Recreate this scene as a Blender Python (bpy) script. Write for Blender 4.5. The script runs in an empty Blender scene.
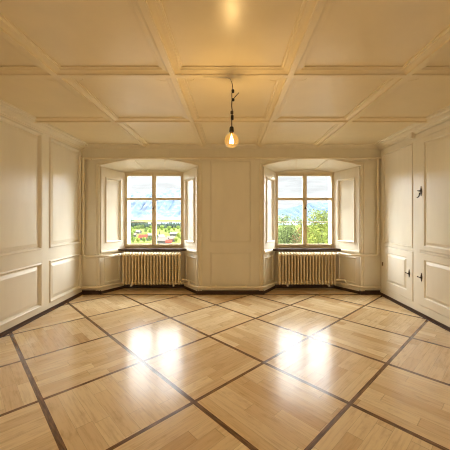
import bpy, math, random
from mathutils import Vector, Matrix
random.seed(7)
sc = bpy.context.scene
COL = sc.collection
PI = math.pi

# ------------------------------------------------------------------ helpers
def lin(r, g, b):
    f = lambda c: (c / 255) / 12.92 if c / 255 <= .04045 else ((c / 255 + .055) / 1.055) ** 2.4
    return (f(r), f(g), f(b), 1)

class MB:
    """collects shapes, links them as one mesh object"""
    def __init__(s): s.v, s.f = [], []
    def add(s, vs, fs):
        b = len(s.v); s.v += [tuple(p) for p in vs]; s.f += [tuple(i + b for i in f) for f in fs]; return s
    def quad(s, *p): return s.add(p, [tuple(range(len(p)))])
    def box(s, x0, x1, y0, y1, z0, z1, M=None):
        p = [(x, y, z) for z in (z0, z1) for y in (y0, y1) for x in (x0, x1)]
        if M: p = [M(*q) for q in p]
        return s.add(p, [(0, 2, 3, 1), (4, 5, 7, 6), (0, 1, 5, 4), (2, 6, 7, 3), (0, 4, 6, 2), (1, 3, 7, 5)])
    def tube(s, pts, r, n=10, caps=True):
        pts = [Vector(p) for p in pts]
        rs = r if isinstance(r, (list, tuple)) else [r] * len(pts)
        rings, ref = [], None
        for i, p in enumerate(pts):
            t = (pts[min(i + 1, len(pts) - 1)] - pts[max(i - 1, 0)]).normalized()
            if ref is None:
                ref = Vector((0, 0, 1)) if abs(t.z) < .9 else Vector((1, 0, 0))
            a = (ref - t * ref.dot(t)).normalized(); b = t.cross(a); ref = a
            rings.append([p + (a * math.cos(2 * PI * k / n) + b * math.sin(2 * PI * k / n)) * rs[i] for k in range(n)])
        fs = [(i * n + k, i * n + (k + 1) % n, (i + 1) * n + (k + 1) % n, (i + 1) * n + k) for i in range(len(pts) - 1) for k in range(n)]
        if caps: fs += [tuple(range(n))[::-1], tuple(range((len(pts) - 1) * n, len(pts) * n))]
        return s.add([q for R in rings for q in R], fs)
    def lathe(s, prof, c=(0, 0, 0), n=24, axis='z'):
        vs = []
        for r, h in prof:
            for k in range(n):
                a = 2 * PI * k / n; x, y = r * math.cos(a), r * math.sin(a)
                vs.append({'z': (c[0] + x, c[1] + y, c[2] + h), 'x': (c[0] + h, c[1] + x, c[2] + y), 'y': (c[0] + x, c[1] + h, c[2] + y)}[axis])
        m = len(prof)
        fs = [(i * n + k, i * n + (k + 1) % n, (i + 1) * n + (k + 1) % n, (i + 1) * n + k) for i in range(m - 1) for k in range(n)]
        fs += [tuple(range(n))[::-1], tuple(range((m - 1) * n, m * n))]
        return s.add(vs, fs)
    def panel(s, M, u0, u1, v0, v1, prof):
        """mitred moulding round a rectangle and the field inside it; prof = (inset, height)"""
        vs = []
        for i, h in prof:
            vs += [M(u0 + i, v0 + i, h), M(u1 - i, v0 + i, h), M(u1 - i, v1 - i, h), M(u0 + i, v1 - i, h)]
        fs = [(4 * j + k, 4 * j + (k + 1) % 4, 4 * j + 4 + (k + 1) % 4, 4 * j + 4 + k) for j in range(len(prof) - 1) for k in range(4)]
        m = 4 * (len(prof) - 1); fs.append((m, m + 1, m + 2, m + 3))
        return s.add(vs, fs)
    def sheet(s, M, U0, U1, V0, V1, holes):
        """flat face with rectangular holes"""
        us = sorted({U0, U1, *[h[0] for h in holes], *[h[1] for h in holes]})
        vs = sorted({V0, V1, *[h[2] for h in holes], *[h[3] for h in holes]})
        for a, b in zip(us, us[1:]):
            for c, d in zip(vs, vs[1:]):
                mu, mv = (a + b) / 2, (c + d) / 2
                if any(h[0] < mu < h[1] and h[2] < mv < h[3] for h in holes): continue
                s.quad(M(a, c, 0), M(b, c, 0), M(b, d, 0), M(a, d, 0))
        return s
    def prism(s, outline, M, h0, h1):
        n = len(outline)
        return s.add([M(u, v, h0) for u, v in outline] + [M(u, v, h1) for u, v in outline],
                     [tuple(range(n))[::-1], tuple(range(n, 2 * n))] + [(k, (k + 1) % n, n + (k + 1) % n, n + k) for k in range(n)])
    def build(s, name, mat, parent=None, smooth=False, bevel=0, weld=False):
        me = bpy.data.meshes.new(name); me.from_pydata(s.v, [], s.f); me.update()
        if weld or smooth:
            import bmesh
            bm = bmesh.new(); bm.from_mesh(me)
            if weld: bmesh.ops.remove_doubles(bm, verts=bm.verts, dist=1e-5)
            bmesh.ops.recalc_face_normals(bm, faces=bm.faces); bm.to_mesh(me); bm.free()
        me.materials.append(mat)
        o = bpy.data.objects.new(name, me); COL.objects.link(o)
        if parent is not None:
            o.parent = parent
            o.matrix_parent_inverse = parent.matrix_basis.inverted()
        if smooth:
            for p in me.polygons: p.use_smooth = True
            if smooth == 'sharp':
                me.set_sharp_from_angle(angle=math.radians(40))
        if bevel:
            b = o.modifiers.new('bevel', 'BEVEL'); b.width = bevel; b.segments = 2; b.limit_method = 'ANGLE'
        return o

def tag(o, label, cat, group=None, kind=None):
    o['label'] = label; o['category'] = cat
    if group: o['group'] = group
    if kind: o['kind'] = kind
    return o
def empty(name, loc=(0, 0, 0)):
    o = bpy.data.objects.new(name, None); COL.objects.link(o); o.location = loc; o.empty_display_size = .1
    return o
def struct(o, label, cat): return tag(o, label, cat, kind='structure')

# ------------------------------------------------------------------ node helper
class NT:
    def __init__(s, tree): s.t = tree; s.t.nodes.clear()
    def n(s, typ, **kw):
        nd = s.t.nodes.new(typ)
        for k, v in kw.items(): setattr(nd, k, v)
        return nd
    def link(s, a, b): s.t.links.new(a, b)
    def put(s, sock, v):
        if isinstance(v, bpy.types.NodeSocket): s.link(v, sock)
        else: sock.default_value = v
    def m(s, op, a, b=None, c=None, clamp=False):
        nd = s.n('ShaderNodeMath', operation=op, use_clamp=clamp)
        for i, v in enumerate((a, b, c)):
            if v is not None: s.put(nd.inputs[i], v)
        return nd.outputs[0]
    def vec(s, x, y, z):
        nd = s.n('ShaderNodeCombineXYZ')
        for i, v in enumerate((x, y, z)): s.put(nd.inputs[i], v)
        return nd.outputs[0]
    def mix(s, f, a, b, blend='MIX'):
        nd = s.n('ShaderNodeMix', data_type='RGBA', blend_type=blend)
        s.put(nd.inputs[0], f); s.put(nd.inputs[6], a); s.put(nd.inputs[7], b)
        return nd.outputs[2]
    def noise(s, v, scale, detail=3, rough=.5, dim='3D'):
        nd = s.n('ShaderNodeTexNoise', noise_dimensions=dim)
        s.put(nd.inputs['Vector'], v); nd.inputs['Scale'].default_value = scale
        nd.inputs['Detail'].default_value = detail; nd.inputs['Roughness'].default_value = rough
        return nd.outputs['Fac']
    def step(s, x, a, b):
        nd = s.n('ShaderNodeMapRange', interpolation_type='SMOOTHSTEP')
        s.put(nd.inputs[0], x); s.put(nd.inputs[1], a); s.put(nd.inputs[2], b)
        return nd.outputs[0]
    def white(s, v):
        nd = s.n('ShaderNodeTexWhiteNoise', noise_dimensions='3D'); s.put(nd.inputs['Vector'], v)
        return nd.outputs['Value']
    def bump(s, h, strength, dist=.01):
        nd = s.n('ShaderNodeBump'); nd.inputs['Strength'].default_value = strength; nd.inputs['Distance'].default_value = dist
        s.put(nd.inputs['Height'], h); return nd.outputs[0]

def new_mat(name):
    m = bpy.data.materials.new(name); m.use_nodes = True
    return m, NT(m.node_tree)
def principled(t, **kw):
    p = t.n('ShaderNodeBsdfPrincipled'); o = t.n('ShaderNodeOutputMaterial'); t.link(p.outputs[0], o.inputs[0])
    for k, v in kw.items(): t.put(p.inputs[k.replace('_', ' ')], v)
    return p
def paint(name, rgb, rough=.4, var=.04, scale=6, bump=.06, grain=(1, 1, 1), spec=.5):
    m, t = new_mat(name)
    pos = t.n('ShaderNodeNewGeometry').outputs['Position']
    mp = t.n('ShaderNodeMapping'); t.link(pos, mp.inputs[0]); mp.inputs['Scale'].default_value = grain
    n1 = t.noise(mp.outputs[0], scale, 4, .6); n2 = t.noise(mp.outputs[0], scale * 14, 3, .6)
    c = lin(*rgb)
    col = t.mix(t.step(n1, .3, .7), tuple(x * (1 - var) for x in c[:3]) + (1,), tuple(min(1, x * (1 + var)) for x in c[:3]) + (1,))
    p_ = principled(t, Base_Color=col, Roughness=rough, Specular_IOR_Level=spec)
    if bump > .04: t.link(t.bump(n2, bump, .004), p_.inputs['Normal'])
    return m
def metal(name, rgb, rough=.3):
    m, t = new_mat(name)
    pos = t.n('ShaderNodeNewGeometry').outputs['Position']
    n1 = t.noise(pos, 60, 3)
    c = lin(*rgb)
    principled(t, Base_Color=t.mix(n1, tuple(x * .75 for x in c[:3]) + (1,), c), Metallic=1.0, Roughness=rough)
    return m

CREAM = (229, 223, 206)
m_wall = paint('cream_wall_paint', CREAM, .38, .035, 3, 0, (1, 1, .35))
m_wood = paint('cream_panel_paint', (231, 225, 210), .34, .03, 4, 0, (1, 1, .2))
m_ceil = paint('cream_ceiling_paint', (230, 215, 180), .30, .03, 2, 0)
m_trim = paint('cream_trim_paint', (230, 222, 202), .36, .03, 8, .04)
m_frame = paint('window_frame_paint', (216, 201, 168), .35, .03, 10, .03)
m_rad = paint('radiator_enamel', (228, 211, 175), .28, .03, 10, .02)
m_pipe = paint('pipe_enamel', (233, 223, 200), .30, .03, 10, .02)
m_base = paint('dark_brown_baseboard', (66, 44, 32), .4, .2, 9, .05)
m_sill = paint('dark_wood_sill', (58, 38, 28), .35, .2, 12, .05, (.2, 1, 1))
m_plaster = paint('white_outer_plaster', (242, 240, 234), .8, .03, 5, .1)
m_iron = metal('dark_iron', (70, 60, 52), .42)
m_brass = metal('old_brass', (120, 92, 56), .38)
m_white = paint('white_enamel', (238, 234, 226), .25, .02, 10, .0)
m_black = paint('black_bakelite', (24, 21, 19), .4, .1, 30, .02)
m_cable = paint('dark_cable', (78, 62, 44), .6, .15, 60, .05)

# glass: thin clear pane
def thin_glass(name, tint, refl=1.0):
    m, t = new_mat(name)
    tr = t.n('ShaderNodeBsdfTransparent'); tr.inputs[0].default_value = tint
    gl = t.n('ShaderNodeBsdfGlossy'); gl.inputs['Roughness'].default_value = .02
    fr = t.n('ShaderNodeFresnel'); fr.inputs[0].default_value = 1.45
    bf = t.n('ShaderNodeNewGeometry').outputs['Backfacing']   # a thin sheet reflects alike from both sides
    t.link(t.m('ADD', 1.45, t.m('MULTIPLY', bf, 1 / 1.45 - 1.45)), fr.inputs[0])
    mx = t.n('ShaderNodeMixShader'); t.link(t.m('MULTIPLY', fr.outputs[0], refl), mx.inputs[0])
    t.link(tr.outputs[0], mx.inputs[1]); t.link(gl.outputs[0], mx.inputs[2])
    o = t.n('ShaderNodeOutputMaterial'); t.link(mx.outputs[0], o.inputs[0])
    return m
m_glass = thin_glass('window_glass', (.97, .985, .98, 1))
def amber_glass():
    m, t = new_mat('amber_bulb_glass')
    tr = t.n('ShaderNodeBsdfTransparent'); tr.inputs[0].default_value = (1.0, .86, .58, 1)
    sc_ = t.n('ShaderNodeBsdfTranslucent'); sc_.inputs[0].default_value = (1.0, .74, .36, 1)
    gl = t.n('ShaderNodeBsdfGlossy'); gl.inputs['Roughness'].default_value = .03
    fr = t.n('ShaderNodeFresnel'); fr.inputs[0].default_value = 1.45
    bf = t.n('ShaderNodeNewGeometry').outputs['Backfacing']   # a thin sheet reflects alike from both sides
    t.link(t.m('ADD', 1.45, t.m('MULTIPLY', bf, 1 / 1.45 - 1.45)), fr.inputs[0])
    a = t.n('ShaderNodeMixShader'); a.inputs[0].default_value = .007; t.link(tr.outputs[0], a.inputs[1]); t.link(sc_.outputs[0], a.inputs[2])
    mx = t.n('ShaderNodeMixShader'); t.link(fr.outputs[0], mx.inputs[0])
    t.link(a.outputs[0], mx.inputs[1]); t.link(gl.outputs[0], mx.inputs[2])
    o = t.n('ShaderNodeOutputMaterial'); t.link(mx.outputs[0], o.inputs[0])
    return m
m_bulbglass = amber_glass()
def emit(name, rgb, s):
    m, t = new_mat(name)
    e = t.n('ShaderNodeEmission'); e.inputs[0].default_value = rgb; e.inputs[1].default_value = s
    o = t.n('ShaderNodeOutputMaterial'); t.link(e.outputs[0], o.inputs[0]); return m
BULB = 60; FILL = 7; FILL_RGB = (1, .97, .92)
m_fil = emit('glowing_filament', (1, .70, .34, 1), BULB)

# ------------------------------------------------------------------ floor material: diagonal parquet
F0 = (-.259, 1.978); FA = math.radians(45 - 1.0); FL = 1.083 / math.sqrt(2)
def floor_mat():
    m, t = new_mat('maple_parquet_with_walnut_strips')
    g = t.n('ShaderNodeNewGeometry').outputs['Position']
    sp = t.n('ShaderNodeSeparateXYZ'); t.link(g, sp.inputs[0])
    x = t.m('SUBTRACT', sp.outputs[0], F0[0]); y = t.m('SUBTRACT', sp.outputs[1], F0[1])
    ca, sa = math.cos(FA), math.sin(FA)
    u = t.m('DIVIDE', t.m('ADD', t.m('MULTIPLY', x, ca), t.m('MULTIPLY', y, sa)), FL)
    v = t.m('DIVIDE', t.m('SUBTRACT', t.m('MULTIPLY', y, ca), t.m('MULTIPLY', x, sa)), FL)
    cu, cv = t.m('FLOOR', u), t.m('FLOOR', v)
    fu, fv = t.m('FRACT', u), t.m('FRACT', v)
    par = t.m('FLOORED_MODULO', t.m('ADD', cu, cv), 2.0)
    def sel(f, a, b):  # f ? b : a
        return t.m('ADD', t.m('MULTIPLY', a, t.m('SUBTRACT', 1.0, f)), t.m('MULTIPLY', b, f))
    along, across = sel(par, fu, fv), sel(par, fv, fu)
    # niches: boards along the wall
    nich = t.m('GREATER_THAN', sp.outputs[1], 4.70)
    along = sel(nich, along, t.m('MULTIPLY', sp.outputs[0], 1.1)); across = sel(nich, across, t.m('MULTIPLY', sp.outputs[1], 1.3))
    NP = 8.0
    pa = t.m('MULTIPLY', across, NP); pi_, pf = t.m('FLOOR', pa), t.m('FRACT', pa)
    r1 = t.white(t.vec(cu, cv, pi_))
    al = t.m('ADD', t.m('MULTIPLY', along, t.m('ADD', .75, t.m('MULTIPLY', r1, .8))), t.m('MULTIPLY', r1, 7.3))
    li, lf = t.m('FLOOR', al), t.m('FRACT', al)
    rid = t.white(t.vec(t.m('ADD', t.m('MULTIPLY', cu, 13.7), li), t.m('MULTIPLY', cv, 7.1), pi_))
    rid2 = t.white(t.vec(t.m('MULTIPLY', rid, 91.0), li, cv))
    # grain runs along each board
    gv = t.vec(t.m('ADD', t.m('MULTIPLY', along, 1.6), t.m('MULTIPLY', rid, 40.0)), t.m('MULTIPLY', across, 22.0), t.m('MULTIPLY', rid2, 30.0))
    grain = t.noise(gv, 2.2, 5, .62)
    flame = t.noise(t.vec(t.m('ADD', t.m('MULTIPLY', along, 3.0), t.m('MULTIPLY', rid, 20.0)), t.m('MULTIPLY', across, 7.0), rid2), 1.6, 4, .6)
    c1 = t.mix(rid, lin(*FLOOR_A), lin(*FLOOR_B))
    c2 = t.mix(t.m('MULTIPLY', t.m('POWER', rid2, 2.2), .8), c1, lin(*FLOOR_C))
    c3 = t.mix(t.m('MULTIPLY', t.step(grain, .42, .75), .36), c2, lin(158, 116, 70))
    c4 = t.mix(t.m('MULTIPLY', t.step(flame, .52, .75), .30), c3, lin(150, 100, 54))
    gap = t.m('MAXIMUM', t.m('GREATER_THAN', t.m('ABSOLUTE', t.m('SUBTRACT', pf, .5)), .488),
              t.m('GREATER_THAN', t.m('ABSOLUTE', t.m('SUBTRACT', lf, .5)), .4968))
    c5 = t.mix(t.m('MULTIPLY', gap, .30), c4, lin(96, 62, 32))
    # walnut strips of two widths: the long joints running one way are a little wider
    su = t.m('GREATER_THAN', t.m('ABSOLUTE', t.m('SUBTRACT', fu, .5)), .5 - .0215)
    sv = t.m('GREATER_THAN', t.m('ABSOLUTE', t.m('SUBTRACT', fv, .5)), .5 - .0185)
    strip = t.m('MAXIMUM', su, sv)
    strip = t.m('MULTIPLY', strip, t.m('SUBTRACT', 1.0, nich))
    edge = t.m('LESS_THAN', t.m('ABSOLUTE', t.m('SUBTRACT', sp.outputs[1], 4.69)), .02)
    sidee = t.m('GREATER_THAN', t.m('ABSOLUTE', sp.outputs[0]), 2.452)
    strip = t.m('MAXIMUM', strip, t.m('MAXIMUM', edge, sidee))
    sg = t.noise(t.vec(t.m('MULTIPLY', u, sel(su, 3.0, 30.0)), t.m('MULTIPLY', v, sel(su, 30.0, 3.0)), 0.0), 2.0, 4, .6)
    walnut = t.mix(t.step(sg, .35, .7), lin(88, 62, 40), lin(138, 102, 68))
    col = t.mix(strip, c5, walnut)
    h = t.m('SUBTRACT', t.m('MULTIPLY', grain, .15), t.m('MULTIPLY', gap, .8))
    wav = t.noise(g, 2.3, 2)
    hh = t.m('ADD', h, t.m('MULTIPLY', t.m('ADD', wav, t.m('MULTIPLY', rid, .35)), .9))
    rough = t.m('ADD', FLOOR_ROUGH, t.m('MULTIPLY', t.noise(g, 5.0, 3), .06))
    principled(t, Base_Color=col, Roughness=rough, IOR=1.5, Specular_IOR_Level=.62, Normal=t.bump(hh, .10, .006))
    return m
FLOOR_A, FLOOR_B, FLOOR_C = (243, 224, 184), (229, 204, 160), (206, 172, 128)
FLOOR_ROUGH = .17
m_floor = floor_mat()

# ------------------------------------------------------------------ room dimensions (metres; camera axis is +Y)
W, YB, YN, YR, H = 2.48, 4.717, 5.12, -1.7, 2.48
SN = 283.0 / YN                                       # pixels per metre at the window plane
F, CX, CY, CZ = 283.0, 231.0, 216.0, 1.3
def P(px, py, Y): return Vector(((px - CX) * Y / F, Y, CZ - (py - CY) * Y / F))

# niches: front edges, window frame edges
NI = [dict(f0=-2.18, f1=-.55, b0=(124.5 - 231) / SN, b1=(184 - 231) / SN), dict(f0=.535, f1=2.155, b0=(275 - 231) / SN, b1=(334 - 231) / SN)]
ZF, RF, ZBK, RB = 2.135, .115, 2.087, .05           # arch springings and rises, front and back
NA = 16
def arch(x0, x1, z, r, y):
    return [Vector((x0 + (x1 - x0) * k / NA, y, z + r * (1 - (2 * k / NA - 1) ** 2))) for k in range(NA + 1)]
YF = YN + .17; SILL = .722; WT = 2.087                              # window opening bottom and top

# ---- floor and ceiling
mb = MB(); mb.box(-W - .1, W + .1, YR - .1, 5.30, -.12, 0)
struct(mb.build('floor', m_floor), 'pale maple parquet floor laid in diagonal squares with dark walnut strips', 'floor')
mb = MB(); mb.box(-W - .1, W + .1, YR - .1, 5.30, H, H + .15)
ceiling = struct(mb.build('ceiling', m_ceil), 'cream painted ceiling divided into panels by moulded battens', 'ceiling')

# ---- ceiling battens
def batten_profile():  # (offset, drop)
    return [(-.092, 0), (-.091, .010), (-.074, .011), (-.070, .018), (-.046, .021), (-.024, .027), (-.022, .040), (.022, .040),
            (.024, .027), (.046, .021), (.070, .018), (.074, .011), (.091, .010), (.092, 0)]
BX = [-1.43, -.475, .485, 1.44]
BY = [3.462, 2.316, 1.17, .02, -1.12]
names = ['trim_%d' % i for i in range(1, 40)]
ti = iter(names)
pr = batten_profile()
for i, bx in enumerate(BX):
    mb = MB(); vs = []
    for y in (YR, YB):
        vs += [(bx + a, y, H - d) for a, d in pr]
    n = len(pr); mb.add(vs, [(k, k + 1, n + k + 1, n + k) for k in range(n - 1)])
    place = ['leftmost of the four', 'second from the left of the four', 'third from the left of the four', 'rightmost of the four'][i]
    struct(mb.build(next(ti), m_ceil), 'moulded cream ceiling batten running towards the windows, %s' % place, 'ceiling batten')
for i, by in enumerate(BY):
    mb = MB(); vs = []
    for x in (-W, W):
        vs += [(x, by + a, H - d - .0004) for a, d in pr]
    n = len(pr); mb.add(vs, [(k, k + 1, n + k + 1, n + k) for k in range(n - 1)])
    lab = ['moulded cream cross batten on the ceiling nearest the window wall', 'moulded cream cross batten on the ceiling that carries the bare bulb'][i] if i < 2 else 'moulded cream cross batten on the ceiling behind the bulb, row %s towards the viewer' % ['one', 'two', 'three'][i - 2]
    struct(mb.build(next(ti), m_ceil), lab, 'ceiling batten')
# curved corner beads of the panels just beyond the bulb's batten
for bx in BX:
    for sgn in (-1, 1):
        mb = MB(); r = .075; c = Vector((bx + sgn * .092, BY[1] + .092, H - .001))
        pts = [c + Vector((sgn * r * math.cos(a), r * .75 * math.sin(a), 0)) for a in [k * PI / 2 / 8 for k in range(9)]]
        mb.tube(pts, .006, 6); mb.prism([(p.x, p.y) for p in pts] + [(c.x, c.y)], lambda u, v, h: (u, v, H - h), 0, .004)
        mb.build('corner_bead', m_ceil, ceiling)

# ---- crown mouldings (mitred)
cs = [(0, 2.392), (.010, 2.392), (.014, 2.404), (.030, 2.410), (.040, 2.426), (.075, 2.440), (.105, 2.446), (.112, 2.458), (.150, 2.464), (.155, 2.4802)]
cb = [(0, 2.420), (.006, 2.420), (.010, 2.426), (.018, 2.430), (.024, 2.438), (.040, 2.448), (.056, 2.454), (.060, 2.462), (.074, 2.467), (.078, 2.4802)]
for sgn, side in ((-1, 'left'), (1, 'right')):
    mb = MB()
    vs = [(sgn * (W - d), YR, z) for d, z in cs] + [(sgn * (W - d), YB - e[0], z) for (d, z), e in zip(cs, cb)]
    n = len(cs); mb.add(vs, [(k, k + 1, n + k + 1, n + k) for k in range(n - 1)])
    struct(mb.build(next(ti), m_trim), 'cream crown moulding along the top of the %s wall' % side, 'crown moulding')
mb = MB()
vs = [(-(W - d[0]), YB - e, z) for (e, z), d in zip(cb, cs)] + [(W - d[0], YB - e, z) for (e, z), d in zip(cb, cs)]
n = len(cb); mb.add(vs, [(k, k + 1, n + k + 1, n + k) for k in range(n - 1)])
struct(mb.build(next(ti), m_trim), 'cream crown moulding along the top of the window wall', 'crown moulding')

# ---- panel profiles
PF = [(0, 0), (.003, .013), (.014, .016), (.024, .008), (.034, -.014), (.038, -.024), (.046, -.024), (.048, -.018), (.085, -.006), (.088, -.005)]
PFS = [(0, 0), (.004, .008), (.012, .009), (.020, -.006), (.024, -.014), (.030, -.014)]
PFLAT = [(0, 0), (.002, -.018), (.016, -.018), (.019, -.010), (.03, -.010)]
PDOOR = [(0, 0), (.006, -.003), (.012, -.012), (.018, -.014), (.024, -.013), (.050, .001), (.054, .003)]

# ---- left wall
def ML(u, v, h): return (-W + h, u, v)
def YL(px): return F * W / (CX - px)
lp = []
ycuts = [(YL(49.4), YL(80.5)), (2.62, YL(41.3)), (1.55, 2.45), (.5, 1.4), (-.6, .35), (-1.6, -.75)]
for a, b in ycuts:
    lp += [(a, b, .86, 2.375), (a, b, .115, .69)]
def side_wall(mb, Mw, panels):
    mb.sheet(Mw, YR, YB, 0, H, panels); mb.sheet(lambda u, v, h: Mw(u, v, h - .16), YR - .1, 5.32, 0, H, [])
mb = MB(); side_wall(mb, ML, lp)
wl = struct(mb.build('wall_left', m_wall), 'cream painted left wall with tall and low fielded wooden panels', 'wall')
for p in lp: MB().panel(ML, *p, PF).build('panel', m_wood, wl)
# ---- right wall (panelled beyond the cupboard, plain behind it)
WR = W + .015
def MR(u, v, h): return (WR - h, u, v)
CU0, CU1 = 2.10, 4.66
rp = []
for a, b in [(1.2, 1.95), (.3, 1.05), (-.6, .15), (-1.5, -.75)]:
    rp += [(a, b, .86, 2.35), (a, b, .115, .69)]
mb = MB(); side_wall(mb, MR, rp)
wr = struct(mb.build('wall_right', m_wall), 'cream painted right wall that carries the built-in cupboard front', 'wall')
for p in rp: MB().panel(MR, *p, PF).build('panel', m_wood, wr)

# ---- window wall
wb = None
mb = MB()
def MBk(u, v, h): return (u, YB - h, v)
pier_p = [(NI[0]['f1'] + .205, NI[1]['f0'] - .205, .865, 2.215), (NI[0]['f1'] + .205, NI[1]['f0'] - .205, .13, .695)]
mb.sheet(MBk, -W - .02, NI[0]['f0'], 0, H, [])
mb.sheet(MBk, NI[0]['f1'], NI[1]['f0'], 0, H, pier_p)
mb.sheet(MBk, NI[1]['f1'], WR + .02, 0, H, [])
for q in NI:
    A, B = arch(q['f0'], q['f1'], ZF, RF, YB), arch(q['b0'], q['b1'], ZBK, RB, YN)
    for k in range(NA):
        a, b = A[k], A[k + 1]
        mb.quad(a, b, (b.x, YB, H), (a.x, YB, H))        # wall over the arch
        mb.quad(A[k], A[k + 1], B[k + 1], B[k])          # splayed soffit
        mb.quad(B[k], B[k + 1], (B[k + 1].x, YN, WT), (B[k].x, YN, WT))   # lunette over the window
    for fx, bx in ((q['f0'], q['b0']), (q['f1'], q['b1'])):
        mb.quad((fx, YB, 0), (bx, YN, 0), (bx, YN, ZBK), (fx, YB, ZF))
    mb.quad((q['b0'], YN, 0), (q['b1'], YN, 0), (q['b1'], YN, SILL), (q['b0'], YN, SILL))
wb = struct(mb.build('wall_back', m_wall), 'cream window wall with two arched splayed niches and a panelled pier', 'wall')
for p in pier_p: MB().panel(MBk, *p, PFLAT).build('panel', m_wall, wb)
# outer masonry round the windows
mb = MB()
holes = [(q['b0'] + .045, q['b1'] - .045, SILL + .05, WT - .045) for q in NI]
mb.sheet(lambda u, v, h: (u, YF + h, v), -W - .2, W + .2, -9, 6, holes)
for h in holes:
    y0, y1 = YN + .06, YF
    a, b, c, d = h
    mb.quad((a, y0, c), (a, y1, c), (a, y1, d), (a, y0, d)); mb.quad((b, y0, c), (b, y1, c), (b, y1, d), (b, y0, d))
    mb.quad((a, y0, c), (b, y0, c), (b, y1, c), (a, y1, c)); mb.quad((a, y0, d), (b, y0, d), (b, y1, d), (a, y1, d))
struct(mb.build('wall_outside', m_plaster), 'white plastered outer wall seen as a bright jamb outside the panes', 'wall')

# niche trim: architrave, soffit ribs, splay panels, ledges
for qi, q in enumerate(NI):
    side = ('left', 'right')[qi]
    inner = [Vector((q['f0'], YB, .058))] + arch(q['f0'], q['f1'], ZF, RF, YB) + [Vector((q['f1'], YB, .058))]
    def ring(ins, off, lift):
        out = []
        w2 = (q['f1'] - q['f0']) / 2; c = (q['f0'] + q['f1']) / 2
        for i, p in enumerate(inner):
            sx = (p.x - c) / w2
            dz = 0 if i in (0, len(inner) - 1) else off * .62
            out.append(Vector((c + sx * (w2 + off), YB - lift, p.z + dz)))
        return out
    prof = [(-.002, 0), (-.002, .022), (.010, .027), (.015, .009), (.045, .009), (.050, .024), (.064, .024), (.070, 0)]
    mb = MB(); rings = [ring(inner, o, l) for o, l in prof]; n = len(inner)
    mb.add([p for R in rings for p in R], [(j * n + k, j * n + k + 1, (j + 1) * n + k + 1, (j + 1) * n + k) for j in range(len(prof) - 1) for k in range(n - 1)])
    mb.build('architrave', m_trim, wb)
    A, B = arch(q['f0'], q['f1'], ZF, RF, YB), arch(q['b0'], q['b1'], ZBK, RB, YN)
    for t_ in (.345, .665):
        k = t_ * NA; i = int(k); f_ = k - i
        a = A[i].lerp(A[i + 1], f_); b = B[i].lerp(B[i + 1], f_)
        mb = MB(); mb.box(-.016, .016, 0, 1, -.010, .004, lambda x, y, z: (a + (b - a) * y) + Vector((x, 0, z)))
        mb.build('soffit_rib', m_trim, wb)
    for fx, bx in ((q['f0'], q['b0']), (q['f1'], q['b1'])):
        a, b = Vector((fx, YB, 0)), Vector((bx, YN, 0)); d = b - a; L = d.length; d = d / L
        inn = 1 if bx > fx else -1
        nrm = Vector((inn * abs(d.y), -abs(d.x), 0))
        def MS(u, v, h): return a + d * u + nrm * h + Vector((0, 0, v))
        th = .018
        # shutter box
        top = lambda u: ZF + (ZBK - ZF) * u / L - .02
        p = (.085, L - .075, .845, 1.955) if L > .39 else (.075, L - .06, .845, 1.955)
        mb = MB()
        Mt = lambda u, v, h: MS(u, v, th + h)
        mb.sheet(Mt, .006, L - .004, .735, 1.98, [p])
        mb.quad(Mt(.006, 1.98, 0), Mt(L - .004, 1.98, 0), Mt(L - .004, top(L - .004), 0), Mt(.006, top(.006), 0))
        for u in (.006, L - .004): mb.quad(MS(u, .735, 0), Mt(u, .735, 0), Mt(u, top(u), 0), MS(u, top(u), 0))
        mb.quad(MS(.006, top(.006), 0), MS(L - .004, top(L - .004), 0), Mt(L - .004, top(L - .004), 0), Mt(.006, top(.006), 0))
        mb.panel(Mt, *p, PF[:7])
        mb.build('shutter_panel', m_wood, wb)
        # moulded ledge under the shutter box
        mb = MB()
        lpf = [(.655, 0), (.655, .010), (.668, .014), (.680, .030), (.700, .036), (.712, .034), (.722, .024), (.738, .022), (.738, 0)]
        mb.add([MS(u, z, h) for u in (0, L - .004) for z, h in lpf], [(k, k + 1, len(lpf) + k + 1, len(lpf) + k) for k in range(len(lpf) - 1)] + [tuple(range(len(lpf))), tuple(range(len(lpf), 2 * len(lpf)))])
        mb.build('ledge', m_trim, wb)
        # low board below it
        mb = MB(); mb.sheet(lambda u, v, h: MS(u, v, .008 + h), .01, L - .02, .02, .655, [(.07, L - .10, .16, .60)])
        mb.panel(lambda u, v, h: MS(u, v, .008 + h), .07, L - .10, .16, .60, PFS)
        mb.build('panel', m_wood, wb)

# ---- baseboards
def base_run(mb, pts, h=.042, t=.010):
    for a, b in zip(pts, pts[1:]):
        a, b = Vector(a), Vector(b); d = (b - a).normalized(); nn = Vector((d.y, -d.x))
        def M(u, v, hh): q = a + d * u + nn * hh; return (q.x, q.y, v)
        Lx = (b - a).length
        mb.add([M(u, v, hh) for u in (0, Lx) for hh, v in ((0, 0), (t + .008, 0), (t + .007, .010), (t, .014), (t - .003, h), (0, h))],
               [(k, k + 1, 6 + k + 1, 6 + k) for k in range(5)] + [tuple(range(6)), tuple(range(6, 12))])
mb = MB(); base_run(mb, [(-W, YR), (-W, YB)])
struct(mb.build('baseboard_left', m_base), 'narrow dark brown baseboard along the left wall', 'baseboard')
mb = MB(); base_run(mb, [(W - .008, YB), (W - .008, YR)])
struct(mb.build('baseboard_right', m_base), 'narrow dark brown baseboard under the cupboard on the right wall', 'baseboard')
mb = MB(); pts = [(-W, YB)]
for q in NI: pts += [(q['f0'], YB), (q['b0'], YN), (q['b1'], YN), (q['f1'], YB)]
pts.append((W, YB)); base_run(mb, pts, .062)
struct(mb.build('baseboard_back', m_base), 'narrow dark brown baseboard following the niches of the window wall', 'baseboard')

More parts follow.
